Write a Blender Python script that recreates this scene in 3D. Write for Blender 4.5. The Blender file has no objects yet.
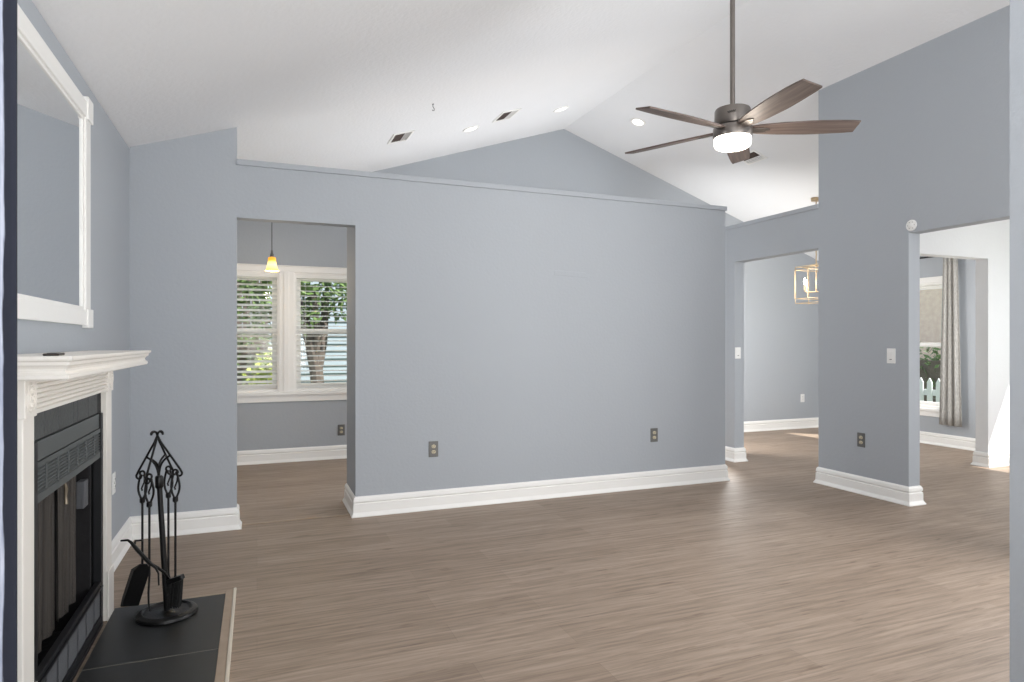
import bpy, bmesh, math, random
from mathutils import Vector, Matrix
random.seed(7)
S = bpy.context.scene
COL = S.collection
PI = math.pi

# ------------------------------------------------------------ camera
EYE = 1.232
YAW = math.atan(255 / 640)
cam = bpy.data.cameras.new('camera')
cam.sensor_width = 36.0
cam.lens = 640 / 1024 * 36
cam.shift_y = 1 / 1024
cam.clip_start = 0.02
camo = bpy.data.objects.new('camera', cam)
COL.objects.link(camo)
camo.location = (0, 0, EYE)
camo.rotation_euler = (PI / 2, 0, -YAW)
S.camera = camo

# ------------------------------------------------------------ view
S.view_settings.view_transform = 'Standard'
S.view_settings.look = 'None'
S.view_settings.gamma = 1
S.view_settings.use_curve_mapping = False
S.view_settings.exposure = 0.0
S.cycles.max_bounces = 10
S.cycles.diffuse_bounces = 6
S.cycles.sample_clamp_indirect = 6
S.cycles.use_denoising = True

# ------------------------------------------------------------ world and lights
W = bpy.data.worlds.new('sky')
S.world = W
W.use_nodes = True
bg = W.node_tree.nodes['Background']
bg.inputs[0].default_value = (0.78, 0.88, 1.0, 1)
bg.inputs[1].default_value = 1.2


def lamp(name, kind, loc, rot, power, color=(1, 1, 1), size=None, sizey=None, angle=None, radius=None):
    d = bpy.data.lights.new(name, kind)
    d.energy = power
    d.color = color
    if kind == 'AREA':
        d.shape = 'RECTANGLE'
        d.size = size
        d.size_y = sizey or size
    if angle is not None:
        d.angle = angle
    if radius is not None:
        d.shadow_soft_size = radius
    o = bpy.data.objects.new(name, d)
    COL.objects.link(o)
    o.location = loc
    o.rotation_euler = rot
    return o


# sun through the side window of the entry room
sd = Vector((-0.46, 0.45, -0.85)).normalized()
sun = lamp('sun', 'SUN', (9, 0, 6), (0, 0, 0), 8.0, (1, 0.96, 0.9), angle=math.radians(0.6))
sun.rotation_euler = sd.to_track_quat('-Z', 'Y').to_euler()
# daylight entering by the wide windows behind the camera and by the side windows, with added fill lamps among them
lamp('daylight_rear', 'AREA', (1.9, -2.85, 1.35), (math.radians(90 + 40), 0, 0), 160, (1.0, 0.985, 0.96), 4.6, 2.0)
lamp('fill_ceiling', 'AREA', (1.4, -1.2, 1.0), (math.radians(180 - 18), 0, 0), 150, (1, 0.99, 0.97), 2.6, 2.0)  # added fill aimed up at the ceiling
lamp('daylight_entry', 'AREA', (7.38, 1.6, 1.3), (math.radians(95), 0, math.radians(84)), 92, (1, 1, 1), 3.6, 1.8)
lamp('fill_dining_pier', 'AREA', (7.12, 4.28, 1.25), (math.radians(90), 0, math.radians(24)), 20, (1, 0.99, 0.97), 0.6, 1.9)  # added fill on the solid pier, out of view, brightens the dining gable
lamp('fill_dining_side', 'AREA', (4.72, 6.1, 1.25), (math.radians(88), 0, math.radians(-90 + 30)), 80, (1, 0.99, 0.97), 1.2, 1.9)  # added dining fill hidden behind the jamb wall; no opening here
lamp('daylight_kitchen', 'AREA', (2.6, 6.9, 1.3), (math.radians(92), 0, math.radians(180)), 32, (0.97, 0.98, 1), 2.4, 1.4)
lamp('fill_kitchen_side', 'AREA', (4.45, 5.7, 1.1), (math.radians(86), 0, math.radians(74)), 66, (1, 0.99, 0.97), 1.6, 1.9)  # added kitchen fill in front of a solid wall; there is no door
lamp('fill_left_wall', 'AREA', (4.5, 1.75, 1.55), (math.radians(96), 0, math.radians(106)), 86, (1, 1, 1), 1.0, 1.3)  # added unseen fill that brightens the left wall; the wall behind is solid


# ------------------------------------------------------------ materials
def mat(name, color, rough=0.6, metal=0.0, bump=0.0, bscale=60.0, var=0.0, vscale=4.0, emit=None, estr=0.0, spec=0.5, coat=0.0):
    m = bpy.data.materials.new(name)
    m.use_nodes = True
    nt = m.node_tree
    b = nt.nodes['Principled BSDF']
    b.inputs['Base Color'].default_value = (*color, 1)
    b.inputs['Roughness'].default_value = rough
    b.inputs['Metallic'].default_value = metal
    b.inputs['Specular IOR Level'].default_value = spec
    b.inputs['Coat Weight'].default_value = coat
    if emit:
        b.inputs['Emission Color'].default_value = (*emit, 1)
        b.inputs['Emission Strength'].default_value = estr
    tc = nt.nodes.new('ShaderNodeTexCoord')
    n = nt.nodes.new('ShaderNodeTexNoise')
    n.inputs['Scale'].default_value = bscale
    n.inputs['Detail'].default_value = 4
    nt.links.new(tc.outputs['Object'], n.inputs['Vector'])
    if bump > 0:
        bp = nt.nodes.new('ShaderNodeBump')
        bp.inputs['Strength'].default_value = bump
        bp.inputs['Distance'].default_value = 0.01
        nt.links.new(n.outputs['Fac'], bp.inputs['Height'])
        nt.links.new(bp.outputs['Normal'], b.inputs['Normal'])
    n2 = nt.nodes.new('ShaderNodeTexNoise')
    n2.inputs['Scale'].default_value = vscale
    n2.inputs['Detail'].default_value = 5
    nt.links.new(tc.outputs['Object'], n2.inputs['Vector'])
    mx = nt.nodes.new('ShaderNodeMix')
    mx.data_type = 'RGBA'
    v = max(var, 0.02)
    mx.inputs[6].default_value = (*[max(0, c * (1 - v)) for c in color], 1)
    mx.inputs[7].default_value = (*[min(1, c * (1 + v)) for c in color], 1)
    nt.links.new(n2.outputs['Fac'], mx.inputs[0])
    nt.links.new(mx.outputs[2], b.inputs['Base Color'])
    return m


def srgb(r, g, b):
    f = lambda c: (c / 255 / 12.92) if c <= 10 else ((c / 255 + 0.055) / 1.055) ** 2.4
    return (f(r), f(g), f(b))


M = {}
M['wall'] = mat('gray_wall_paint', srgb(166, 171, 177), 0.75, bump=0.12, bscale=45, var=0.02, vscale=1.2)
M['ceiling'] = mat('white_ceiling_texture', srgb(228, 229, 231), 0.9, bump=0.25, bscale=38, var=0.012, vscale=2.5)
M['white_wall'] = mat('white_wall_paint', srgb(226, 227, 228), 0.8, bump=0.12, bscale=45)
M['trim'] = mat('white_trim_paint', srgb(236, 235, 232), 0.4)
M['surround'] = mat('white_mantel_paint', srgb(233, 229, 222), 0.45, bump=0.1, bscale=30)
M['black_metal'] = mat('black_iron', srgb(17, 17, 18), 0.38, 0.3, bump=0.15, bscale=120)
M['insert'] = mat('dark_gray_metal', srgb(84, 88, 88), 0.5, 0.2)
M['insert_dark'] = mat('black_painted_steel', srgb(28, 29, 32), 0.45, 0.3)
M['brick'] = mat('dark_painted_brick', srgb(68, 71, 71), 0.6, bump=0.5, bscale=80, var=0.1, vscale=12)
M['grout'] = mat('dark_grout', srgb(40, 42, 42), 0.9)
M['soot'] = mat('sooty_firebrick', srgb(26, 25, 27), 0.95, bump=0.6, bscale=30, var=0.5, vscale=6)
M['perf'] = mat('gray_perforated_panel', srgb(96, 98, 102), 0.7, 0.1, bump=0.8, bscale=300, var=0.25, vscale=260)
M['tile'] = mat('black_hearth_tile', srgb(31, 32, 32), 0.42, bump=0.05, bscale=8, var=0.12, vscale=3)
M['tilegrout'] = mat('tan_grout', srgb(120, 116, 108), 0.9)
M['trimwood'] = mat('hearth_oak_strip', srgb(156, 138, 120), 0.5, var=0.15, vscale=20)
M['trimlight'] = mat('pale_edge_strip', srgb(205, 196, 180), 0.5)
M['bronze'] = mat('brushed_bronze', srgb(120, 114, 109), 0.33, 0.85, var=0.05, vscale=30)
M['frosted'] = mat('frosted_glass_bowl', (0.95, 0.94, 0.9), 0.4, emit=(1, 0.94, 0.84), estr=5.0)
M['lens'] = mat('downlight_lens', (0.9, 0.9, 0.88), 0.4, emit=(1, 0.98, 0.95), estr=1.6)
M['gold'] = mat('brushed_brass', srgb(186, 164, 132), 0.3, 0.7)
M['bulb'] = mat('candle_bulb', (1, 0.95, 0.85), 0.3, emit=(1, 0.9, 0.72), estr=14)
M['plate_dark'] = mat('pewter_cover_plate', srgb(110, 110, 108), 0.4, 0.5)
M['socket_beige'] = mat('beige_socket', srgb(190, 180, 155), 0.5)
M['plate_white'] = mat('white_plastic', srgb(232, 232, 230), 0.4)
M['slot'] = mat('black_slot', srgb(25, 22, 20), 0.7)
M['duct'] = mat('brown_duct', srgb(60, 44, 36), 0.8, var=0.3, vscale=18)
M['blind'] = mat('white_blind_slat', srgb(234, 234, 230), 0.5)
M['leaf'] = mat('green_leaves', srgb(92, 118, 62), 0.6, var=0.5, vscale=5)
M['leaf_light'] = mat('yellow_green_leaves', srgb(176, 190, 96), 0.6, var=0.35, vscale=9)
M['bark'] = mat('gray_brown_bark', srgb(110, 100, 92), 0.9, bump=0.8, bscale=20, var=0.3, vscale=10)
M['grass'] = mat('lawn_grass', srgb(110, 124, 84), 0.95, bump=0.6, bscale=40, var=0.3, vscale=3)
M['siding'] = mat('pale_blue_siding', srgb(160, 174, 183), 0.7)
M['roofing'] = mat('gray_shingles', srgb(120, 122, 124), 0.9, bump=0.6, bscale=30, var=0.2, vscale=10)
M['brownbrick'] = mat('tan_brick', srgb(250, 218, 200), 0.9, bump=0.5, bscale=20, var=0.22, vscale=9)
M['white_fence'] = mat('white_vinyl', srgb(225, 228, 230), 0.45)
M['plastic_dark'] = mat('dark_object', srgb(52, 44, 38), 0.5)
M['brass_handle'] = mat('tarnished_brass', srgb(120, 110, 95), 0.4, 0.7)
M['bristle'] = mat('black_bristles', srgb(20, 20, 20), 0.9, bump=1.0, bscale=200)


def wood_floor():
    m = bpy.data.materials.new('taupe_wood_planks')
    m.use_nodes = True
    nt = m.node_tree
    b = nt.nodes['Principled BSDF']
    N = nt.nodes.new
    L = nt.links.new
    tc = N('ShaderNodeTexCoord')
    br = N('ShaderNodeTexBrick')
    br.offset = 0.37
    br.inputs['Scale'].default_value = 1
    br.inputs['Brick Width'].default_value = 1.22
    br.inputs['Row Height'].default_value = 0.18
    br.inputs['Mortar Size'].default_value = 0.0012
    br.inputs['Mortar Smooth'].default_value = 0.4
    br.inputs['Color1'].default_value = (*srgb(147, 130, 115), 1)
    br.inputs['Color2'].default_value = (*srgb(158, 141, 126), 1)
    br.inputs['Mortar'].default_value = (*srgb(138, 121, 107), 1)
    L(tc.outputs['Object'], br.inputs['Vector'])
    # every plank gets its own stretch of grain
    sep = N('ShaderNodeSeparateXYZ')
    L(tc.outputs['Object'], sep.inputs[0])
    dv = N('ShaderNodeMath'); dv.operation = 'DIVIDE'; dv.inputs[1].default_value = 0.18
    fl = N('ShaderNodeMath'); fl.operation = 'FLOOR'
    L(sep.outputs[1], dv.inputs[0]); L(dv.outputs[0], fl.inputs[0])
    mu = N('ShaderNodeMath'); mu.operation = 'MULTIPLY'; mu.inputs[1].default_value = 3.71
    L(fl.outputs[0], mu.inputs[0])
    cb = N('ShaderNodeCombineXYZ')
    ax = N('ShaderNodeMath'); ax.operation = 'ADD'
    L(sep.outputs[0], ax.inputs[0]); L(mu.outputs[0], ax.inputs[1])
    L(ax.outputs[0], cb.inputs[0]); L(sep.outputs[1], cb.inputs[1]); L(mu.outputs[0], cb.inputs[2])
    mp = N('ShaderNodeMapping')
    mp.inputs['Scale'].default_value = (1.5, 30, 1)
    L(cb.outputs[0], mp.inputs[0])
    n1 = N('ShaderNodeTexNoise')
    n1.inputs['Scale'].default_value = 1.6
    n1.inputs['Detail'].default_value = 8
    n1.inputs['Roughness'].default_value = 0.68
    n1.inputs['Distortion'].default_value = 0.5
    L(mp.outputs[0], n1.inputs['Vector'])
    cr = N('ShaderNodeValToRGB')
    cr.color_ramp.elements[0].position = 0.34
    cr.color_ramp.elements[0].color = (0.66, 0.64, 0.615, 1)
    cr.color_ramp.elements[1].position = 0.64
    cr.color_ramp.elements[1].color = (1.17, 1.16, 1.15, 1)
    L(n1.outputs['Fac'], cr.inputs[0])
    mx = N('ShaderNodeMix'); mx.data_type = 'RGBA'; mx.blend_type = 'MULTIPLY'
    mx.inputs[0].default_value = 1
    L(br.outputs['Color'], mx.inputs[6]); L(cr.outputs[0], mx.inputs[7])
    mp2 = N('ShaderNodeMapping')
    mp2.inputs['Scale'].default_value = (5, 30, 1)
    L(cb.outputs[0], mp2.inputs[0])
    n2 = N('ShaderNodeTexNoise')
    n2.inputs['Scale'].default_value = 1.2
    n2.inputs['Detail'].default_value = 3
    L(mp2.outputs[0], n2.inputs['Vector'])
    cr2 = N('ShaderNodeValToRGB')
    cr2.color_ramp.elements[0].position = 0.25
    cr2.color_ramp.elements[0].color = (0.55, 0.5, 0.47, 1)
    cr2.color_ramp.elements[1].position = 0.36
    cr2.color_ramp.elements[1].color = (1, 1, 1, 1)
    L(n2.outputs['Fac'], cr2.inputs[0])
    mx2 = N('ShaderNodeMix'); mx2.data_type = 'RGBA'; mx2.blend_type = 'MULTIPLY'
    mx2.inputs[0].default_value = 0.7
    L(mx.outputs[2], mx2.inputs[6]); L(cr2.outputs[0], mx2.inputs[7])
    L(mx2.outputs[2], b.inputs['Base Color'])
    b.inputs['Roughness'].default_value = 0.5
    b.inputs['Specular IOR Level'].default_value = 0.35
    bp = N('ShaderNodeBump'); bp.inputs['Strength'].default_value = 0.12; bp.inputs['Distance'].default_value = 0.004
    L(n1.outputs['Fac'], bp.inputs['Height']); L(bp.outputs['Normal'], b.inputs['Normal'])
    return m


M['floor'] = wood_floor()


def blade_wood():
    m = mat('walnut_blade', srgb(98, 82, 74), 0.5)
    nt = m.node_tree
    b = nt.nodes['Principled BSDF']
    tc = nt.nodes.new('ShaderNodeTexCoord')
    mp = nt.nodes.new('ShaderNodeMapping')
    mp.inputs['Scale'].default_value = (2, 40, 40)
    n = nt.nodes.new('ShaderNodeTexNoise')
    n.inputs['Scale'].default_value = 2
    n.inputs['Detail'].default_value = 6
    cr = nt.nodes.new('ShaderNodeValToRGB')
    cr.color_ramp.elements[0].color = (*srgb(72, 60, 54), 1)
    cr.color_ramp.elements[0].position = 0.3
    cr.color_ramp.elements[1].color = (*srgb(114, 99, 92), 1)
    cr.color_ramp.elements[1].position = 0.7
    nt.links.new(tc.outputs['Object'], mp.inputs[0])
    nt.links.new(mp.outputs[0], n.inputs['Vector'])
    nt.links.new(n.outputs['Fac'], cr.inputs[0])
    nt.links.new(cr.outputs[0], b.inputs['Base Color'])
    return m


M['blade'] = blade_wood()


def glass_mat(name, tint=(1, 1, 1), gloss=0.08):
    m = bpy.data.materials.new(name)
    m.use_nodes = True
    nt = m.node_tree
    nt.nodes.clear()
    o = nt.nodes.new('ShaderNodeOutputMaterial')
    t = nt.nodes.new('ShaderNodeBsdfTransparent')
    t.inputs[0].default_value = (*tint, 1)
    g = nt.nodes.new('ShaderNodeBsdfGlossy')
    g.inputs['Roughness'].default_value = 0.02
    x = nt.nodes.new('ShaderNodeMixShader')
    x.inputs[0].default_value = gloss
    nt.links.new(t.outputs[0], x.inputs[1])
    nt.links.new(g.outputs[0], x.inputs[2])
    nt.links.new(x.outputs[0], o.inputs[0])
    return m


M['glass'] = glass_mat('window_glass', gloss=0.012)
M['mirror'] = mat('mirror_silver', (0.86, 0.88, 0.89), 0.02, 1.0)


def mesh_screen():
    """woven wire fire screen: fine see-through weave"""
    m = bpy.data.materials.new('fire_screen_wire_mesh')
    m.use_nodes = True
    nt = m.node_tree
    b = nt.nodes['Principled BSDF']
    b.inputs['Base Color'].default_value = (*srgb(80, 76, 72), 1)
    b.inputs['Roughness'].default_value = 0.5
    b.inputs['Metallic'].default_value = 0.4
    tc = nt.nodes.new('ShaderNodeTexCoord')
    w1 = nt.nodes.new('ShaderNodeTexWave'); w1.bands_direction = 'Y'; w1.inputs['Scale'].default_value = 62
    w2 = nt.nodes.new('ShaderNodeTexWave'); w2.bands_direction = 'Z'; w2.inputs['Scale'].default_value = 62
    mxm = nt.nodes.new('ShaderNodeMath'); mxm.operation = 'MAXIMUM'
    gt = nt.nodes.new('ShaderNodeMath'); gt.operation = 'GREATER_THAN'; gt.inputs[1].default_value = 0.62
    nt.links.new(tc.outputs['Object'], w1.inputs[0]); nt.links.new(tc.outputs['Object'], w2.inputs[0])
    nt.links.new(w1.outputs['Fac'], mxm.inputs[0]); nt.links.new(w2.outputs['Fac'], mxm.inputs[1])
    nt.links.new(mxm.outputs[0], gt.inputs[0]); nt.links.new(gt.outputs[0], b.inputs['Alpha'])
    return m


M['screen'] = mesh_screen()


def fabric(name, c1, c2, scale=(60, 60, 60), edge=None):
    m = bpy.data.materials.new(name)
    m.use_nodes = True
    nt = m.node_tree
    b = nt.nodes['Principled BSDF']
    b.inputs['Roughness'].default_value = 1.2
    tc = nt.nodes.new('ShaderNodeTexCoord')
    mp = nt.nodes.new('ShaderNodeMapping'); mp.inputs['Scale'].default_value = scale
    n = nt.nodes.new('ShaderNodeTexNoise'); n.inputs['Scale'].default_value = 1; n.inputs['Detail'].default_value = 4
    cr = nt.nodes.new('ShaderNodeValToRGB')
    cr.color_ramp.elements[0].position = 0.35; cr.color_ramp.elements[0].color = (*c1, 1)
    cr.color_ramp.elements[1].position = 0.65; cr.color_ramp.elements[1].color = (*c2, 1)
    nt.links.new(tc.outputs['Object'], mp.inputs[0]); nt.links.new(mp.outputs[0], n.inputs['Vector'])
    nt.links.new(n.outputs['Fac'], cr.inputs[0])
    out = cr.outputs[0]
    if edge:
        x0, col = edge
        sp = nt.nodes.new('ShaderNodeSeparateXYZ')
        nt.links.new(tc.outputs['Object'], sp.inputs[0])
        n3 = nt.nodes.new('ShaderNodeTexNoise'); n3.inputs['Scale'].default_value = 1; n3.inputs['Detail'].default_value = 5
        mp3 = nt.nodes.new('ShaderNodeMapping'); mp3.inputs['Scale'].default_value = (60, 60, 9)
        nt.links.new(tc.outputs['Object'], mp3.inputs[0]); nt.links.new(mp3.outputs[0], n3.inputs['Vector'])
        ma = nt.nodes.new('ShaderNodeMath'); ma.operation = 'MULTIPLY_ADD'
        ma.inputs[1].default_value = 0.010; 
        nt.links.new(n3.outputs['Fac'], ma.inputs[0]); nt.links.new(sp.outputs[0], ma.inputs[2])
        g = nt.nodes.new('ShaderNodeMapRange')
        g.inputs[1].default_value = x0; g.inputs[2].default_value = x0 + 0.002
        nt.links.new(ma.outputs[0], g.inputs[0])
        mx = nt.nodes.new('ShaderNodeMix'); mx.data_type = 'RGBA'
        mx.inputs[7].default_value = (*col, 1)
        nt.links.new(g.outputs[0], mx.inputs[0]); nt.links.new(out, mx.inputs[6])
        out = mx.outputs[2]
    nt.links.new(out, b.inputs['Base Color'])
    return m


M['linen'] = fabric('gray_linen', srgb(158, 156, 152), srgb(182, 180, 176), (120, 120, 30))
M['navy_cloth'] = fabric('white_cloth_navy_border', srgb(138, 144, 160), srgb(170, 175, 188), (160, 50, 14), (-0.0105, srgb(25, 28, 40)))


# ------------------------------------------------------------ mesh helpers
class MB:
    def __init__(s):
        s.bm = bmesh.new()

    def box(s, x0, x1, y0, y1, z0, z1):
        vs = [s.bm.verts.new((x, y, z)) for x in (x0, x1) for y in (y0, y1) for z in (z0, z1)]
        for f in ((0, 1, 3, 2), (4, 6, 7, 5), (0, 4, 5, 1), (2, 3, 7, 6), (0, 2, 6, 4), (1, 5, 7, 3)):
            s.bm.faces.new([vs[i] for i in f])
        return s

    def obox(s, c, size, rot):
        """box of the given size turned by the matrix rot about its centre c"""
        hx, hy, hz = [v / 2 for v in size]
        vs = [s.bm.verts.new(Vector(c) + rot @ Vector((x, y, z))) for x in (-hx, hx) for y in (-hy, hy) for z in (-hz, hz)]
        for f in ((0, 1, 3, 2), (4, 6, 7, 5), (0, 4, 5, 1), (2, 3, 7, 6), (0, 2, 6, 4), (1, 5, 7, 3)):
            s.bm.faces.new([vs[i] for i in f])
        return s

    def prism(s, pts, axis, a, b):
        """polygon in the plane across axis, pushed from a to b"""
        def P(p, t):
            return {'x': (t, p[0], p[1]), 'y': (p[0], t, p[1]), 'z': (p[0], p[1], t)}[axis]
        A = [s.bm.verts.new(P(p, a)) for p in pts]
        B = [s.bm.verts.new(P(p, b)) for p in pts]
        s.bm.faces.new(A)
        s.bm.faces.new(B[::-1])
        n = len(pts)
        for i in range(n):
            s.bm.faces.new((A[i], B[i], B[(i + 1) % n], A[(i + 1) % n]))
        return s

    def lathe(s, prof, c=(0, 0, 0), n=32, sx=1, sy=1, rot=None, cap=True):
        rings = []
        for r, z in prof:
            ring = []
            for k in range(n):
                a = 2 * PI * k / n
                v = Vector((r * sx * math.cos(a), r * sy * math.sin(a), z))
                if rot is not None:
                    v = rot @ v
                ring.append(s.bm.verts.new(v + Vector(c)))
            rings.append(ring)
        for i in range(len(rings) - 1):
            for k in range(n):
                s.bm.faces.new((rings[i][k], rings[i][(k + 1) % n], rings[i + 1][(k + 1) % n], rings[i + 1][k]))
        if cap:
            s.bm.faces.new(rings[0][::-1])
            s.bm.faces.new(rings[-1])
        return s

    def tube(s, pts, r, n=8):
        pts = [Vector(p) for p in pts]
        rs = r if isinstance(r, (list, tuple)) else [r] * len(pts)
        rings = []
        up = None
        for i, p in enumerate(pts):
            t = (pts[min(i + 1, len(pts) - 1)] - pts[max(i - 1, 0)]).normalized()
            if up is None:
                up = t.orthogonal().normalized()
            else:
                up = (up - t * up.dot(t)).normalized()
            w = t.cross(up)
            rings.append([s.bm.verts.new(p + (up * math.cos(2 * PI * k / n) + w * math.sin(2 * PI * k / n)) * rs[i]) for k in range(n)])
        for i in range(len(rings) - 1):
            for k in range(n):
                s.bm.faces.new((rings[i][k], rings[i][(k + 1) % n], rings[i + 1][(k + 1) % n], rings[i + 1][k]))
        s.bm.faces.new(rings[0][::-1])
        s.bm.faces.new(rings[-1])
        return s

    def sweep(s, path, prof):
        """profile (outward, z) along a plan path with mitred corners; outward = right of travel"""
        n = len(path)
        P = [Vector(p) for p in path]
        rows = []
        for i in range(n):
            ds = []
            if i > 0:
                ds.append((P[i] - P[i - 1]).normalized())
            if i < n - 1:
                ds.append((P[i + 1] - P[i]).normalized())
            ns = [Vector((d.y, -d.x)) for d in ds]
            if len(ns) == 1:
                m = ns[0]
            else:
                m = ns[0] + ns[1]
                m = m / max(m.dot(ns[0]), 1e-6)
            rows.append([s.bm.verts.new((P[i].x + m.x * o, P[i].y + m.y * o, z)) for o, z in prof])
        for i in range(n - 1):
            for k in range(len(prof)):
                j = (k + 1) % len(prof)
                s.bm.faces.new((rows[i][k], rows[i + 1][k], rows[i + 1][j], rows[i][j]))
        s.bm.faces.new(rows[0])
        s.bm.faces.new(rows[-1][::-1])
        return s

    def build(s, name, m, parent=None, smooth=False, bevel=0.0, loc=None):
        bmesh.ops.recalc_face_normals(s.bm, faces=s.bm.faces)
        me = bpy.data.meshes.new(name)
        s.bm.to_mesh(me)
        s.bm.free()
        me.materials.append(m)
        o = bpy.data.objects.new(name, me)
        COL.objects.link(o)
        if parent:
            o.parent = parent
        if loc:
            o.location = loc
        if smooth:
            for p in me.polygons:
                p.use_smooth = True
            md = o.modifiers.new('edges', 'EDGE_SPLIT')
            md.split_angle = math.radians(35)
        if bevel:
            md = o.modifiers.new('bevel', 'BEVEL')
            md.width = bevel
            md.segments = 2
            md.limit_method = 'ANGLE'
        return o


def thing(name, label, cat, loc=(0, 0, 0), rz=0, group=None):
    o = bpy.data.objects.new(name, None)
    COL.objects.link(o)
    o.location = loc
    o.rotation_euler = (0, 0, rz)
    o.empty_display_size = 0.1
    tag(o, label, cat, group)
    return o


def tag(o, label, cat, group=None):
    o['label'] = label
    o['category'] = cat
    if group:
        o['group'] = group


def struct(o):
    o['kind'] = 'structure'
    return o


def copy_tree(o, parent=None):
    c = o.copy()
    COL.objects.link(c)
    c.parent = parent
    for ch in [k for k in COL.objects if k.parent == o]:
        copy_tree(ch, c)
    return c


# ------------------------------------------------------------ dimensions
XL, XR, XE = -0.74, 4.565, 7.56       # fireplace wall, right wall face, far side wall
YP, YG, YB = 4.60, 6.97, -3.0         # partition face, gable wall face, rear wall
HEAD, LEDGE = 2.055, 2.44
RX, RZ = 3.455, 3.813                 # ridge
SLL, SLR = (RZ - 2.45) / (RX - XL), 0.342


def ceil_z(x):
    return RZ - SLL * (RX - x) if x < RX else RZ - SLR * (x - RX)


# ------------------------------------------------------------ shell
struct(MB().box(-1.3, 7.7, -3.3, 7.15, -0.12, 0).build('floor', M['floor']))
t = 0.12
struct(MB().prism([(-1.0, ceil_z(-1.0)), (RX, RZ), (7.7, ceil_z(7.7)), (7.7, ceil_z(7.7) + t), (RX, RZ + t), (-1.0, ceil_z(-1.0) + t)],
                  'y', YB - 0.2, 7.15).build('ceiling', M['ceiling']))
# fireplace wall with the firebox hole
w = MB()
for y0, y1, z0, z1 in ((-3.1, 2.38, 0, 2.44), (3.18, 7.09, 0, 2.44), (2.38, 3.18, 0.74, 2.44), (2.38, 3.18, 0, 0.02)):
    w.box(XL - 0.12, XL, y0, y1, z0, z1)
struct(w.build('wall_left', M['wall']))
# partition: tall return, header over the kitchen doorway, long low wall, side wall of the doorway
w = MB()
XS = -0.125
w.prism([(XL, 0), (XS, 0), (XS, ceil_z(XS) + 0.01), (XL, ceil_z(XL) + 0.01)], 'y', YP, YP + 0.1)
w.box(XS, 0.645, YP, YP + 0.1, HEAD, LEDGE - 0.038)
w.box(0.645, 3.88, YP, YP + 0.1, 0, LEDGE - 0.038)
w.box(0.645, 0.76, YP + 0.1, YP + 0.47, 0, LEDGE - 0.038)
struct(w.build('wall_partition', M['wall']))
struct(MB().box(XS, 3.893, YP - 0.012, YP + 0.112, LEDGE - 0.038, LEDGE).build('trim_1', M['wall'], bevel=0.004))
pp = MB()
pp.prism([(2.19, 1.765), (2.50, 1.752), (2.515, 1.772), (2.46, 1.795), (2.2, 1.800)], 'y', YP - 0.0025, YP)
o = pp.build('plaster_patch', M['wall'], bpy.data.objects['wall_partition'], bevel=0.0012)
# gable wall with the kitchen window hole
KW = (-0.62, 1.19, 0.72, 1.955)
w = MB()
xa, xb = XL - 0.12, XE + 0.12
tp = lambda x: ceil_z(x) + 0.02
w.prism([(xa, 0), (KW[0], 0), (KW[0], tp(KW[0])), (xa, tp(xa))], 'y', YG, YG + 0.14)
w.prism([(KW[0], 0), (KW[1], 0), (KW[1], KW[2]), (KW[0], KW[2])], 'y', YG, YG + 0.14)
w.prism([(KW[0], KW[3]), (KW[1], KW[3]), (KW[1], tp(KW[1])), (KW[0], tp(KW[0]))], 'y', YG, YG + 0.14)
w.prism([(KW[1], 0), (xb, 0), (xb, tp(xb)), (RX, RZ + 0.02), (KW[1], tp(KW[1]))], 'y', YG, YG + 0.14)
struct(w.build('wall_back', M['wall']))
# right wall: doorway headers, pier, stub beyond
w = MB()
X0, X1 = XR, XR + 0.12
zt = ceil_z(XR + 0.06) + 0.03
w.box(X0, X1, YB, 2.50, 0, zt)
w.box(X0, X1, 2.50, 3.376, HEAD, zt)
w.box(X0, X1, 3.376, 4.21, 0, zt)
w.box(X0, X1, 4.21, 5.27, HEAD, LEDGE - 0.038)
w.box(X0, X1, 5.27, YG, 0, LEDGE - 0.038)
struct(w.build('wall_right', M['wall']))
struct(MB().box(X0 - 0.012, X1 + 0.012, 4.21, YG, LEDGE - 0.038, LEDGE).build('trim_2', M['wall'], bevel=0.004))
# cross wall between entry room and dining room
DX = 6.69
w = MB()
w.box(X1, 4.9, 4.12, 4.24, 0, HEAD)
w.box(X1, XE, 4.12, 4.24, HEAD, 2.44)
w.box(DX, XE, 4.12, 4.24, 0, HEAD)
w.prism([(X1, 2.44), (XE, 2.44), (XE, ceil_z(XE) + 0.02), (X1, ceil_z(X1) + 0.02)], 'y', 4.12, 4.24)
struct(w.build('wall_dining', M['white_wall']))
# far side wall with two windows
DW = (5.05, 5.87, 0.43, 1.95)
EW = (2.55, 3.95, 0.25, 2.1)
w = MB()
ze = ceil_z(XE) + 0.02
ys = [YB, EW[0], EW[1], DW[0], DW[1], YG]
w.box(XE, XE + 0.12, ys[0], ys[1], 0, ze)
w.box(XE, XE + 0.12, ys[2], ys[3], 0, ze)
w.box(XE, XE + 0.12, ys[4], ys[5], 0, ze)
for q in (EW, DW):
    w.box(XE, XE + 0.12, q[0], q[1], 0, q[2])
    w.box(XE, XE + 0.12, q[0], q[1], q[3], ze)
struct(w.build('wall_side', M['wall']))
# rear wall behind the camera, two wide windows
w = MB()
w.box(XL - 0.12, 7.6, YB - 0.12, YB, 0, 0.3)
w.prism([(XL - 0.12, 2.35), (7.6, 2.35), (7.6, ceil_z(7.6)), (RX, RZ), (XL - 0.12, ceil_z(XL - 0.12))], 'y', YB - 0.12, YB)
for a, b in ((XL - 0.12, -0.4), (4.2, 7.6)):
    w.box(a, b, YB - 0.12, YB, 0.3, 2.35)
struct(w.build('wall_rear', M['wall']))
# wall end beside the camera
struct(MB().box(1.857, 1.98, -0.9, 1.09, 0, ceil_z(1.857) + 0.005).build('wall_near', M['wall']))

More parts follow.
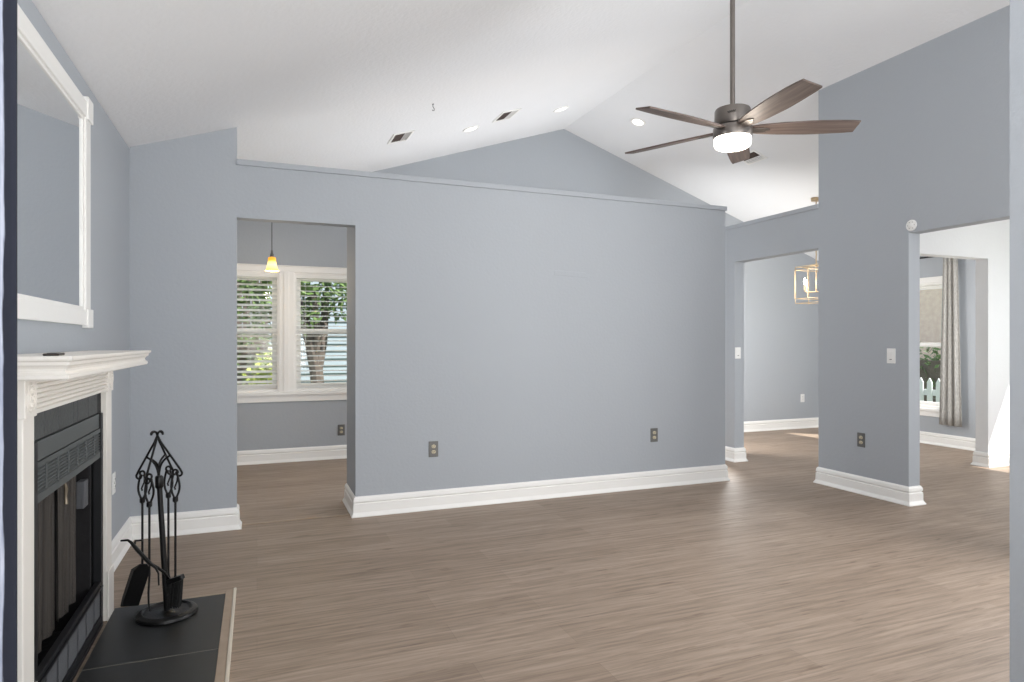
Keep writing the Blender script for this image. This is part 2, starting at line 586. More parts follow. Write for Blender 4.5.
# baseboards
BP = [(0, 0), (0.030, 0), (0.030, 0.006), (0.021, 0.022), (0.017, 0.030), (0.016, 0.088), (0.008, 0.096), (0.015, 0.103), (0.015, 0.112), (0.012, 0.128), (0.004, 0.140), (0, 0.141)]


def base(name, path):
    return struct(MB().sweep(path, BP).build(name, M['trim']))


base('baseboard_left', [(XL, 3.415), (XL, YP), (XS, YP), (XS, YP + 0.1), (XL, YP + 0.1)])
base('baseboard_left_near', [(XL, YB), (XL, 2.19)])
base('baseboard_partition', [(0.76, 5.07), (0.645, 5.07), (0.645, YP), (3.88, YP), (3.88, YP + 0.1), (0.76, YP + 0.1)])
base('baseboard_back', [(XL, YG), (XR, YG), (XR, 5.27), (X1, 5.27), (X1, YG), (XE, YG), (XE, 4.24), (DX, 4.24), (DX, 4.12), (XE, 4.12), (XE, YB)])
base('baseboard_right', [(X1, 4.24), (X1, 4.21), (XR, 4.21), (XR, 3.376), (X1, 3.376), (X1, 4.12)])
base('baseboard_right_near', [(X1, YB), (X1, 2.50), (XR, 2.50), (XR, YB)][::-1][::-1] if False else [(X1, 2.50), (XR, 2.50), (XR, YB)])
struct(MB().prism([(-0.095, 4.66), (0.615, 4.66), (0.615, 4.69), (-0.095, 4.69)], 'z', 0, 0.006).build('trim_3', M['trimwood'], bevel=0.002))


# ------------------------------------------------------------ windows
def double_hung(name, c, w, z0, z1, axis, side, wallf, casing=True, outer=(None, None)):
    """one sash window; axis 'x': in a wall across y, axis 'y': in a wall across x. side = +1 when outside is towards +"""
    root = bpy.data.objects.new(name, None)
    COL.objects.link(root)
    root['kind'] = 'structure'
    root.location = (c, wallf, 0) if axis == 'x' else (wallf, c, 0)
    h = w / 2

    def bx(mb, a0, a1, d0, d1, zz0, zz1):
        if axis == 'x':
            mb.box(a0, a1, *sorted((d0 * side, d1 * side)), zz0, zz1)
        else:
            mb.box(*sorted((d0 * side, d1 * side)), a0, a1, zz0, zz1)
    zm = (z0 + z1) / 2
    fr = MB()
    bx(fr, -h, -h + 0.03, 0.0, 0.12, z0, z1)
    bx(fr, h - 0.03, h, 0.0, 0.12, z0, z1)
    bx(fr, -h + 0.03, h - 0.03, 0.0, 0.12, z1 - 0.03, z1)
    bx(fr, -h + 0.03, h - 0.03, 0.0, 0.12, z0, z0 + 0.03)
    fr.build('window_frame', M['trim'], root)
    for nm, a, b, d in (('upper_sash', zm - 0.022, z1 - 0.03, 0.085), ('lower_sash', z0 + 0.03, zm + 0.034, 0.05)):
        s_ = MB()
        bx(s_, -h + 0.03, -h + 0.075, d, d + 0.03, a, b)
        bx(s_, h - 0.075, h - 0.03, d, d + 0.03, a, b)
        bx(s_, -h + 0.075, h - 0.075, d, d + 0.03, a, a + 0.045)
        bx(s_, -h + 0.075, h - 0.075, d, d + 0.03, b - 0.045, b)
        so = s_.build(nm, M['trim'], root, bevel=0.003)
        g = MB()
        bx(g, -h + 0.07, h - 0.07, d + 0.012, d + 0.016, a + 0.04, b - 0.04)
        g.build('pane', M['glass'], so)
    return root


# kitchen: two sashes side by side in one casing
k1 = double_hung('window_1', -0.20, 0.84, KW[2], KW[3], 'x', 1, YG)
k2 = double_hung('window_2', 0.77, 0.84, KW[2], KW[3], 'x', 1, YG)
w = MB()
w.box(KW[0] - 0.06, KW[0] + 0.01, YG - 0.02, YG, KW[2], KW[3])
w.box(KW[1] - 0.01, KW[1] + 0.06, YG - 0.02, YG, KW[2], KW[3])
w.box(0.208, 0.356, YG - 0.02, YG - 0.001, KW[2], KW[3] - 0.005)
w.box(0.2205, 0.3495, YG - 0.001, YG + 0.12, KW[2], KW[3])
w.box(0.255, 0.305, YG - 0.028, YG - 0.02, KW[2], KW[3])
w.box(KW[0] - 0.06, KW[1] + 0.06, YG - 0.02, YG, KW[3] - 0.005, KW[3] + 0.05)
w.box(KW[0] - 0.07, KW[1] + 0.07, YG - 0.03, YG, KW[3] + 0.05, KW[3] + 0.062)
w.build('window_casing', M['trim'], k1, bevel=0.003).location = (0.20, -YG, 0)
w = MB()
w.box(KW[0] - 0.09, KW[1] + 0.09, YG - 0.05, YG + 0.05, KW[2] - 0.03, KW[2])
w.box(KW[0] - 0.06, KW[1] + 0.06, YG - 0.018, YG, KW[2] - 0.10, KW[2] - 0.03)
w.build('window_sill', M['trim'], k1, bevel=0.004).location = (0.20, -YG, 0)

dw = double_hung('window_3', (DW[0] + DW[1]) / 2, DW[1] - DW[0], DW[2], DW[3], 'y', 1, XE)
w = MB()
for a, b, c_, d_ in ((DW[0] - 0.065, DW[0] + 0.005, DW[2], DW[3]), (DW[1] - 0.005, DW[1] + 0.065, DW[2], DW[3]), (DW[0] - 0.065, DW[1] + 0.065, DW[3] - 0.005, DW[3] + 0.065)):
    w.box(XE - 0.02, XE, a, b, c_, d_)
w.box(XE - 0.05, XE + 0.05, DW[0] - 0.08, DW[1] + 0.08, DW[2] - 0.03, DW[2])
w.box(XE - 0.02, XE, DW[0] - 0.06, DW[1] + 0.06, DW[2] - 0.095, DW[2] - 0.03)
w.build('window_casing', M['trim'], dw, bevel=0.003).location = (-XE, -(DW[0] + DW[1]) / 2, 0)
ew = double_hung('window_4', (EW[0] + EW[1]) / 2, EW[1] - EW[0], EW[2], EW[3], 'y', 1, XE)


# blinds
def blind(label, c, w, tilt, pitch=0.052):
    r = thing('window_blind', label, 'blind', (c, YG + 0.024, KW[3] - 0.03), group=None)
    h = w / 2
    MB().box(-h, h, -0.022, 0.022, -0.032, 0).build('headrail', M['blind'], r, bevel=0.003)
    s_ = MB()
    z = -0.058
    R = Matrix.Rotation(tilt, 3, 'X')
    while z > -(KW[3] - KW[2]) + 0.085:
        s_.obox((0, 0, z), (w - 0.01, 0.046, 0.003), R)
        z -= pitch
    s_.build('slats', M['blind'], r)
    MB().box(-h, h, -0.02, 0.02, z + 0.01, z + 0.028).build('bottom_rail', M['blind'], r, bevel=0.003)
    for u in (-0.3, 0.3):
        MB().tube([(u, -0.024, 0), (u, -0.024, z + 0.02)], 0.0012, 6).build('ladder_cord', M['blind'], r)
    return r


blind('white horizontal blind, slats tilted, in left kitchen window', -0.20, 0.80, math.radians(27))
blind('white horizontal blind, slats open flat, in right kitchen window', 0.77, 0.80, math.radians(10))


# dining curtain
def curtain_mesh(width, top, bot, folds, depth, axis='y', n=120, flare=1.0, thick=0.004):
    bm = bmesh.new()
    rows = 14
    grid = []
    for j in range(rows + 1):
        f = j / rows
        z = top + (bot - top) * f
        row = []
        for i in range(n + 1):
            u = i / n
            ph = u * folds * 2 * PI
            d = depth * (0.6 + 0.4 * f) * (math.sin(ph) + 0.25 * math.sin(2.3 * ph + 1 + f))
            a = (u - 0.5) * width * (1 + (flare - 1) * f)
            row.append(bm.verts.new((d, a, z) if axis == 'y' else (a, d, z)))
        grid.append(row)
    for j in range(rows):
        for i in range(n):
            bm.faces.new((grid[j][i], grid[j][i + 1], grid[j + 1][i + 1], grid[j + 1][i]))
    return bm


r = thing('window_curtain', 'long gray linen curtain hanging beside the dining window', 'curtain', (XE - 0.085, 5.02, 0))
mb = MB(); mb.bm.free(); mb.bm = curtain_mesh(0.17, 2.24, 0.26, 3.5, 0.022, flare=1.55)
o = mb.build('drape', M['linen'], r, smooth=True)
md = o.modifiers.new('solid', 'SOLIDIFY'); md.thickness = 0.004
MB().tube([(0, -0.35, 2.25), (0, 0.80, 2.25)], 0.011, 10).build('curtain_rod', M['insert_dark'], r, smooth=True)
for y_ in (-0.10, 0.73):
    MB().box(-0.006, 0.085, y_, y_ + 0.015, 2.235, 2.26).build('rod_bracket', M['insert_dark'], r)

# near curtain at the left edge
r = thing('door_curtain', 'white cloth curtain with ragged navy border at the left edge, close by', 'curtain', (-0.2862, 1.0, 0))
bm = bmesh.new()
n = 60
rows = 40
g = []
for j in range(rows + 1):
    z = 0.01 + (2.42 - 0.01) * j / rows
    row = []
    for i in range(n + 1):
        u = i / n
        x = -0.40 * u
        y = 0.018 * math.sin(u * 22) * min(1, u * 6) 
        row.append(bm.verts.new((x, y, z)))
    g.append(row)
for j in range(rows):
    for i in range(n):
        bm.faces.new((g[j][i], g[j][i + 1], g[j + 1][i + 1], g[j + 1][i]))
mb = MB(); mb.bm.free(); mb.bm = bm
o = mb.build('drape', M['navy_cloth'], r, smooth=True)
md = o.modifiers.new('solid', 'SOLIDIFY'); md.thickness = 0.004
MB().tube([(-0.46, 0, 2.425), (0.03, 0, 2.425)], 0.010, 10).build('curtain_rod', M['insert_dark'], r, smooth=True)


# ------------------------------------------------------------ fireplace
FX = -0.615            # face of the white surround
FY0, FY1 = 2.195, 3.385
fp = thing('fireplace', 'white wooden fireplace with black metal insert and mesh screen', 'fireplace', (XL, 0, 0))


def fbox(mb, x0, x1, y0, y1, z0, z1):
    return mb.box(x0 - XL, x1 - XL, y0, y1, z0, z1)


for y0, y1 in ((FY0, FY0 + 0.10), (FY1 - 0.10, FY1)):
    mb = MB()
    fbox(mb, XL, FX, y0, y1, 0.0, 1.015)
    fbox(mb, FX, FX + 0.008, y0 - 0.006, y1 + 0.006, 0.0, 0.22)
    mb.build('pilaster', M['surround'], fp, bevel=0.004)
# reeded frieze
mb = MB()
fbox(mb, XL, FX - 0.006, FY0 + 0.10, FY1 - 0.10, 1.015, 1.125)
nr = 7
for i in range(nr):
    z = 1.021 + i * 0.0148
    pts = [(FX - 0.006 - XL, z), (FX + 0.003 - XL, z + 0.003), (FX + 0.003 - XL, z + 0.009), (FX - 0.006 - XL, z + 0.012)]
    mb.prism(pts, 'y', FY0 + 0.10, FY1 - 0.10)
mb.build('frieze', M['surround'], fp)
for yc in (FY0 + 0.05, FY1 - 0.05):
    mb = MB()
    fbox(mb, XL, FX + 0.006, yc - 0.053, yc + 0.053, 1.012, 1.125)
    cb = mb.build('corner_block', M['surround'], fp, bevel=0.003)
    mb = MB()
    R = Matrix.Rotation(PI / 2, 3, 'Y')
    c = (FX + 0.006 - XL, yc, 1.07)
    for rr in (0.041, 0.031, 0.012):
        mb.lathe([(rr - 0.004, -0.001), (rr - 0.003, 0.0025), (rr, 0.003), (rr + 0.002, 0.002), (rr + 0.003, -0.001)], c, 28, rot=R)
    for k in range(10):
        a = 2 * PI * k / 10
        mb.tube([(c[0], c[1] + 0.014 * math.cos(a), c[2] + 0.014 * math.sin(a)), (c[0], c[1] + 0.027 * math.cos(a), c[2] + 0.027 * math.sin(a))], [0.0018, 0.0028], 6)
    mb.build('rosette', M['surround'], cb, smooth=True)
# mantel shelf: crown moulding swept round three sides
MP = [(0, 1.125), (0.116, 1.125), (0.119, 1.129), (0.119, 1.139), (0.113, 1.143), (0.109, 1.149), (0.110, 1.156), (0.115, 1.162), (0.122, 1.167),
      (0.123, 1.176), (0.130, 1.180), (0.132, 1.185), (0.132, 1.192), (0, 1.192)]
mb = MB()
# the shelf stands on the wall at X = 0 and turns two corners; outward is on the right of travel
mb.sweep([(0, FY0 + 0.055), (FX - XL + 0.004, FY0 + 0.055), (FX - XL + 0.004, FY1 + 0.03), (0, FY1 + 0.03)], MP)
mb.box(0.0, FX - XL + 0.008, FY0 + 0.05, FY1 + 0.035, 1.1255, 1.1915)
mb.build('mantel_shelf', M['surround'], fp)
# dark brick surround inside the white wood
IX = -0.635
mb = MB()
IY0, IY1 = FY0 + 0.10, FY1 - 0.10
fbox(mb, XL, IX - 0.003, IY0, IY1, 0.925, 1.015)
fbox(mb, XL, IX - 0.003, IY0, IY0 + 0.03, 0.0, 0.925)
fbox(mb, XL, IX - 0.003, IY1 - 0.035, IY1, 0.0, 0.925)
bk = mb.build('brick_slip', M['grout'], fp)
mb = MB()
y = IY0
ws = [0.17, 0.15, 0.20, 0.05, 0.17, 0.16]
for q in ws:
    y2 = min(y + q, IY1)
    if y2 - y > 0.02:
        fbox(mb, IX - 0.004, IX + 0.002, y + 0.0025, y2 - 0.0025, 0.929, 1.014)
    y = y2
z = 0.0
while z < 0.9:
    for a, b in ((IY0, IY0 + 0.028), (IY1 - 0.033, IY1)):
        fbox(mb, IX - 0.004, IX + 0.001, a, b, z + 0.003, min(z + 0.2, 0.922))
    z += 0.2
mb.build('brick_face', M['brick'], bk, bevel=0.0015)
# metal hood, louvres
JY0, JY1 = IY0 + 0.032, IY1 - 0.038
mb = MB()
fbox(mb, XL, IX + 0.004, JY0, JY1, 0.862, 0.923)
mb.build('hood_panel', M['insert'], fp, bevel=0.002)
mb = MB()
LZ0, LZ1 = 0.735, 0.860
ncol = 7
cw = (JY1 - JY0 - 0.01) / ncol
fbox(mb, IX - 0.002, IX + 0.008, JY0, JY1, LZ1 - 0.016, LZ1)
fbox(mb, IX - 0.002, IX + 0.008, JY0, JY1, LZ0, LZ0 + 0.026)
for k in range(ncol + 1):
    yy = JY0 + 0.005 + k * cw
    fbox(mb, IX - 0.002, IX + 0.008, yy - 0.007, yy + 0.007, LZ0 + 0.02, LZ1 - 0.01)
ns = 8
for k in range(ns):
    zz = LZ0 + 0.028 + k * (LZ1 - LZ0 - 0.046) / (ns - 1)
    mb.prism([(IX - 0.004 - XL, zz + 0.005), (IX + 0.006 - XL, zz - 0.001), (IX + 0.006 - XL, zz + 0.003), (IX - 0.004 - XL, zz + 0.009)], 'y', JY0, JY1)
lv = mb.build('louvre_panel', M['insert'], fp)
mb = MB(); fbox(mb, IX - 0.03, IX - 0.012, JY0, JY1, LZ0, LZ1)
mb.build('louvre_backing', M['slot'], lv)
# insert frame and lower grille
for y_ in (JY1 - 0.03, JY0 - 0.004):
    mb = MB()
    fbox(mb, IX - 0.02, IX + 0.012, y_, y_ + 0.034, 0.0, 0.925)
    mb.build('insert_frame', M['insert_dark'], fp, bevel=0.002)
mb = MB()
GZ0, GZ1 = 0.03, 0.20
fbox(mb, IX - 0.002, IX + 0.010, JY0, JY1, GZ1 - 0.018, GZ1)
fbox(mb, IX - 0.002, IX + 0.014, JY0, JY1, GZ1 - 0.032, GZ1 - 0.024)
fbox(mb, IX - 0.002, IX + 0.010, JY0, JY1, GZ0 - 0.01, GZ0 + 0.02)
fbox(mb, IX - 0.002, IX + 0.014, JY0, JY1, 0.0, GZ0 - 0.012)
fbox(mb, IX - 0.012, IX + 0.002, JY0, JY1, 0.02, GZ1)
lg = mb.build('lower_grille', M['insert_dark'], fp, bevel=0.0015)
for k in range(ncol):
    mb = MB()
    a = JY0 + 0.005 + k * cw
    fbox(mb, IX + 0.001, IX + 0.006, a + 0.012, a + cw - 0.012, GZ0 + 0.024, GZ1 - 0.036)
    mb.build('perforated_panel', M['perf'], lg)
# firebox
mb = MB()
bx0, bx1 = XL - 0.42, XL - 0.002
for a in ((bx0, IX - 0.02, 2.37, 2.39, 0.02, 0.75), (bx0, IX - 0.02, 3.17, 3.19, 0.02, 0.75), (bx0 - 0.02, bx0, 2.37, 3.19, 0.02, 0.75),
          (bx0, IX - 0.02, 2.37, 3.19, 0.735, 0.755), (bx0, IX - 0.02, 2.37, 3.19, 0.0, 0.03)):
    fbox(mb, *a)
mb.build('firebox', M['soot'], fp)
# a log grate with split logs
mb = MB()
for k in range(6):
    y = 2.52 + k * 0.1
    mb.tube([(-0.30, y, 0.05), (-0.30, y, 0.12), (-0.10, y, 0.12), (-0.08, y, 0.17)], 0.008, 6)
mb.tube([(-0.28, 2.48, 0.112), (-0.28, 3.06, 0.112)], 0.008, 6).tube([(-0.12, 2.48, 0.112), (-0.12, 3.06, 0.112)], 0.008, 6)
mb.build('log_grate', M['black_metal'], fp)


# two hanging screen panels with folds
def screen(y0, y1, seed):
    bm = bmesh.new()
    rr = random.Random(seed)
    n, rows = 70, 8
    g = []
    for j in range(rows + 1):
        f = j / rows
        z = 0.745 + (0.20 - 0.745) * f
        row = []
        for i in range(n + 1):
            u = i / n
            yy = y0 + (y1 - y0) * u
            d = 0.008 * math.sin(u * 15 + seed) + 0.003 * math.sin(u * 37 + seed * 2 + f)
            row.append(bm.verts.new((IX - 0.045 + d - XL, yy, z)))
        g.append(row)
    for j in range(rows):
        for i in range(n):
            bm.faces.new((g[j][i], g[j][i + 1], g[j + 1][i + 1], g[j + 1][i]))
    mb = MB(); mb.bm.free(); mb.bm = bm
    o = mb.build('mesh_curtain', M['screen'], fp, smooth=True)
    return o


screen(2.40, 2.755, 1)
screen(2.80, 3.085, 3)
MB().tube([(IX - 0.045 - XL, 2.39, 0.742), (IX - 0.045 - XL, 3.17, 0.742)], 0.004, 8).build('screen_rod', M['black_metal'], fp)
mb = MB()
mb.tube([(IX - 0.018 - XL, 2.765, 0.73), (IX - 0.012 - XL, 2.77, 0.70), (IX - 0.014 - XL, 2.775, 0.668), (IX - 0.012 - XL, 2.772, 0.640)], [0.004, 0.007, 0.005, 0.008], 8)
mb.build('screen_pull', M['brass_handle'], fp, smooth=True)
mb = MB()
fbox(mb, IX - 0.05, IX - 0.022, 3.08, 3.15, 0.55, 0.66)
mb.build('damper_plate', M['perf'], fp, bevel=0.003)

# hearth
he = thing('hearth', 'low black tiled hearth edged with wood in front of fireplace', 'hearth', (-0.38, 2.6, 0))
HY0, HY1, HX1 = 1.70, 3.40, -0.142
mb = MB()
mb.box(-0.605 + 0.38, HX1 + 0.38, HY0 - 2.6, HY1 - 2.6, 0.0, 0.0114)
mb.build('grout_bed', M['tilegrout'], he)
for a0, a1 in ((IX + 0.028 - 0.0, HX1), ):
    ys_ = [HY0, 2.20, 2.80, HY1]
    for i in range(3):
        mb = MB()
        mb.box(a0 + 0.38 + 0.003, a1 + 0.38, ys_[i] - 2.6 + 0.0025, ys_[i + 1] - 2.6 - 0.0025, 0.002, 0.012)
        mb.build('tile', M['tile'], he, bevel=0.001)
mb = MB().box(-0.142 + 0.38, -0.108 + 0.38, HY0 - 2.6, 3.435 - 2.6, 0.0, 0.014)
mb.build('wood_edging', M['trimwood'], he, bevel=0.002)
mb = MB().box(-0.108 + 0.38, -0.094 + 0.38, HY0 - 2.6, 3.455 - 2.6, 0.0, 0.016)
mb.build('pale_edging', M['trimlight'], he, bevel=0.003)
mb = MB().box(-0.59 + 0.38, -0.142 + 0.38, 3.402 - 2.6, 3.418 - 2.6, 0.0, 0.012)
mb.build('back_edging', M['trimwood'], he, bevel=0.002)

# mirror
mr = thing('wall_mirror', 'large white framed mirror on the wall above the mantel', 'mirror', (XL, 2.78, 1.308))
ML, MH = 0.72, 1.022
T = 0.020
mb = MB()
mb.box(0.0, T, -ML, ML, 0.0, 0.068)
mb.box(0.0, T, -ML, ML, MH - 0.075, MH)
mb.box(0.0, T, -ML, -ML + 0.085, 0.068, MH - 0.075)
mb.box(0.0, T, ML - 0.085, ML, 0.068, MH - 0.075)
mb.build('mirror_frame', M['trim'], mr, bevel=0.003)
mb = MB()
b0 = 0.085
mb.box(0.0, 0.012, -ML + b0, ML - b0, 0.068, 0.084).box(0.0, 0.012, -ML + b0, ML - b0, MH - 0.091, MH - 0.075)
mb.box(0.0, 0.012, -ML + b0, -ML + b0 + 0.02, 0.084, MH - 0.091).box(0.0, 0.012, ML - b0 - 0.02, ML - b0, 0.084, MH - 0.091)
mb.build('inner_bead', M['trim'], mr, bevel=0.002)
for sy in (-1, 1):
    for z0_, z1_ in ((-0.012, 0.075), (MH - 0.082, MH + 0.022)):
        a, b = sorted((sy * (ML - 0.075), sy * (ML + 0.022)))
        MB().box(0.0, 0.027, a, b, z0_, z1_).build('corner_block', M['trim'], mr, bevel=0.004)
MB().box(0.003, 0.006, -ML + 0.09, ML - 0.09, 0.07, MH - 0.08).build('mirror_glass', M['mirror'], mr)

# small dark thing on the mantel
r = thing('small_box', 'small flat dark box lying on the white mantel shelf', 'box', (-0.56, 2.27, 1.192), math.radians(8))
MB().box(-0.02, 0.02, -0.075, 0.075, 0, 0.007).build('body', M['plastic_dark'], r, bevel=0.004)
MB().box(-0.012, 0.012, -0.055, 0.045, 0.007, 0.008).build('lid', M['black_metal'], r, bevel=0.0005)

# ------------------------------------------------------------ fireplace tools
TB = Vector((-0.375, 3.236, 0.012))
K = 0.00448
ts = thing('fireplace_tool_stand', 'black iron tool stand with oval base and scrolled top on hearth', 'tool stand', TB, -YAW)
mb = MB()
mb.lathe([(0.120, 0), (0.125, 0.006), (0.122, 0.016), (0.108, 0.024), (0.100, 0.024), (0.094, 0.016), (0.03, 0.014), (0.018, 0.02), (0.001, 0.02)], (0, 0, 0), 40)
mb.build('base', M['black_metal'], ts, smooth=True)


def loc(px, py, d=0.0):
    """stand-local point for a spot d metres behind the stand axis"""
    D = 2.87
    k = (D + d) / 640
    return ((px - 512) * k - (167.0 - 512) * D / 640, d, EYE - (py - 342) * k - TB.z)


mb = MB()
p0, p1 = loc(167.5, 614), loc(159, 478)
mb.tube([p0, tuple((a + b) / 2 for a, b in zip(p0, p1)), p1], [0.0135, 0.0125, 0.011], 12)
mb.build('pole', M['black_metal'], ts, smooth=True)
mb = MB()
mb.lathe([(0.013, 0), (0.017, 0.006), (0.017, 0.05), (0.013, 0.056)], (p1[0] + 0.001, p1[1], p1[2] - 0.045), 14)
mb.build('collar', M['black_metal'], ts, smooth=True)
HK = [(137.5, 473, 0.03, 141, 0), (146, 478, -0.06, 151, 1), (172, 468, 0.07, 166, 2), (181, 470, -0.01, 177, 3)]
top = loc(157.5, 437)
for i, (px_, py_, d, mx_, k) in enumerate(HK):
    e = Vector(loc(px_, py_, d))
    T = Vector(top)
    out = Vector((e.x - T.x, e.y - T.y, 0)).normalized()
    # scroll over the top, straight run out and down, hook curling in
    pts = []
    sgn = -1
    oc = -out
    c = T + Vector((0, 0, 0.010)) + oc * 0.016
    for a in range(0, 200, 25):
        an = math.radians(200 - a)
        pts.append(c + oc * (-0.0) + oc * 0.015 * (-math.cos(math.radians(a))) + Vector((0, 0, 0.015 * math.sin(math.radians(a)))))
    pts = pts[::-1]
    pts += [T + (e - T) * f for f in (0.15, 0.5, 0.8, 0.97)]
    hc = e - Vector((0, 0, 0.012)) - out * 0.008
    for a in range(20, 250, 30):
        an = math.radians(a)
        pts.append(hc + out * 0.014 * math.cos(an - 0.4) - Vector((0, 0, 0.014 * math.sin(an - 0.4))))
    mb = MB().tube(pts, 0.0048, 8)
    mb.build('hook_arm', M['black_metal'], ts, smooth=True)
    # brace curving from the collar up to the arm
    m_ = T + (e - T) * 0.55
    q0 = Vector(p1) + Vector((0, 0, 0.005))
    pts = [q0 + (m_ - q0) * f + Vector((0, 0, 0.012 * math.sin(f * PI))) - out * 0.014 * math.sin(f * PI) for f in [j / 8 for j in range(9)]]
    MB().tube(pts, 0.0048, 8).build('brace', M['black_metal'], ts, smooth=True)

TOOLROT = Matrix.Rotation(-YAW, 4, 'Z')


def tool(name, label, i, bot):
    px_, py_, d, mx_, k = HK[i]
    sh = [142.5, 149.5, 168.5, 175.5][i]
    jy = [500, 504, 495, 499][i]
    base_ = Vector(loc(sh, jy, d))
    wpos = Vector(TB) + TOOLROT.to_3x3() @ base_
    r = thing(name, label, 'fireplace tool', wpos, -YAW, 'iron hearth tools hanging on the stand')
    L = Vector(loc(sh, bot, d)).z - base_.z
    # handle: open loop of two bent wires with a curl at the top
    hh = 0.115
    mb = MB()
    for s_ in (-1, 1):
        pts = [(s_ * 0.003, 0, 0.0)]
        for f in range(1, 9):
            u = f / 8
            pts.append((s_ * 0.019 * math.sin(u * PI * 0.86), 0.004 * s_ * math.sin(u * 6), hh * u))
        mb.tube(pts, 0.0048, 8)
    c = Vector((0.0, 0, hh + 0.006))
    mb.tube([c + Vector((0.011 * math.cos(a * PI / 6), 0, 0.011 * math.sin(a * PI / 6))) for a in range(-1, 10)], 0.0048, 8)
    mb.tube([(0.011, 0, hh - 0.004), (0.006, 0.004, hh * 0.7), (-0.006, 0.004, hh * 0.45), (-0.002, 0.004, hh * 0.36)], 0.004, 8)
    mb.build('handle', M['black_metal'], r, smooth=True)
    mb = MB().lathe([(0.007, -0.014), (0.0115, -0.009), (0.0115, 0.007), (0.007, 0.012)], (0, 0, 0), 12)
    mb.build('ferrule', M['black_metal'], r, smooth=True)
    if L < 0:
        MB().tube([(0, 0, 0), (0, 0, L)], 0.0050, 10).build('shaft', M['black_metal'], r, smooth=True)
    return r, L


# shovel
r, L = tool('fireplace_shovel', 'black hearth shovel with flat square scoop, hanging leftmost on stand', 0, 566)
mb = MB()
# scoop: pan with raised sides, hanging down and leaning left
prof = [(-0.030, 0.010), (-0.030, 0.0), (0.030, 0.0), (0.030, 0.010)]
bm = mb.bm
hs = []
for z, wd, lip in ((0.008, 0.014, 0.004), (-0.022, 0.036, 0.020), (-0.15, 0.037, 0.014), (-0.186, 0.037, 0.004)):
    hs.append([bm.verts.new((-wd, lip, z)), bm.verts.new((-wd * 0.92, 0, z)), bm.verts.new((wd * 0.92, 0, z)), bm.verts.new((wd, lip, z))])
for i in range(3):
    for k in range(3):
        bm.faces.new((hs[i][k], hs[i][k + 1], hs[i + 1][k + 1], hs[i + 1][k]))
bm.faces.new(hs[0])
o = mb.build('scoop', M['black_metal'], r)
o.location = (0.004, 0, L)
o.rotation_euler = (math.radians(12), math.radians(13), math.radians(50))
md = o.modifiers.new('solid', 'SOLIDIFY'); md.thickness = 0.003

# poker
r, L = tool('fireplace_poker', 'thin black iron poker with curved tip, hanging second from left', 1, 560)
mb = MB().tube([(0, 0, L), (0.001, 0, L - 0.06), (-0.004, 0, L - 0.14), (-0.003, 0, L - 0.19), (0.003, 0, L - 0.225)], [0.0042, 0.0045, 0.0045, 0.004, 0.002], 8)
mb.build('tip', M['black_metal'], r, smooth=True)

# tongs
r, L = tool('fireplace_tongs', 'black log tongs with jaws swung out to the left of pole', 2, 572)
b_ = Vector(loc(168.5, 495, 0.07))


def rel(px_, py_, d):
    return Vector(loc(px_, py_, d)) - b_


mb = MB()
mb.tube([rel(168.5, 572, 0.07), rel(170, 580, 0.06), rel(172, 584, 0.05)], 0.005, 8)
mb.tube([rel(173, 584, 0.05), rel(164, 572, -0.05), rel(157, 567, -0.085), rel(151, 564, -0.09)], [0.005, 0.006, 0.006, 0.007], 8)
mb.build('linkage', M['black_metal'], r, smooth=True)
mb = MB().tube([rel(152, 565, -0.09), rel(146, 559, -0.09), rel(137, 549, -0.09), rel(131, 542, -0.09), rel(128, 540, -0.09), rel(121, 540.5, -0.09)], [0.008, 0.0085, 0.0085, 0.006, 0.005, 0.004], 8)
mb.tube([rel(134, 546, -0.085), rel(136, 540.5, -0.08), rel(143, 540, -0.08)], [0.006, 0.005, 0.004], 8)
mb.build('jaw', M['black_metal'], r, smooth=True)
mb = MB().tube([rel(150, 563, -0.095), rel(156, 568, -0.095), rel(158.5, 573, -0.095), rel(159, 585, -0.095)], [0.006, 0.005, 0.004, 0.0035], 8)
mb.build('jaw', M['black_metal'], r, smooth=True)

# brush
r, L = tool('fireplace_brush', 'black hearth brush with short bristles, hanging rightmost on stand', 3, 580)
mb = MB().obox((0.0, 0.0, L + 0.004), (0.072, 0.032, 0.022), Matrix.Rotation(math.radians(-20), 3, 'Y'))
hd = mb.build('brush_head', M['black_metal'], r, bevel=0.004)
mb = MB()
bm = mb.bm
rng = random.Random(4)
for i in range(130):
    x = rng.uniform(-0.032, 0.030); y = rng.uniform(-0.013, 0.013)
    tx = x * 0.9 - 0.008; 
    mb.tube([(x, y, L + x * 0.36), (tx, y * 1.5, L - 0.115 + rng.uniform(-0.006, 0.006))], 0.002, 4)
mb.build('bristles', M['bristle'], r)


# ------------------------------------------------------------ ceiling fan
FC = (2.42, 2.81)
fan = thing('ceiling_fan', 'five blade walnut ceiling fan with lit bowl light on long rod', 'ceiling fan', (FC[0], FC[1], 2.40))
cz = ceil_z(FC[0]) - 2.40
MB().tube([(0, 0, 0.10), (0, 0, cz - 0.03)], 0.0135, 14).build('downrod', M['bronze'], fan, smooth=True)
MB().lathe([(0.02, cz - 0.10), (0.05, cz - 0.09), (0.07, cz - 0.04), (0.072, cz + 0.02)], (0, 0, 0), 28).build('canopy', M['bronze'], fan, smooth=True)
MB().lathe([(0.016, 0.112), (0.075, 0.110), (0.091, 0.105), (0.095, 0.097), (0.096, 0.020), (0.092, 0.014), (0.05, 0.010)], (0, 0, 0), 40).build('motor_housing', M['bronze'], fan, smooth=True)
MB().lathe([(0.05, 0.010), (0.100, 0.006), (0.103, 0.0), (0.103, -0.046), (0.100, -0.052), (0.05, -0.053)], (0, 0, 0), 40).build('light_kit_ring', M['bronze'], fan, smooth=True)
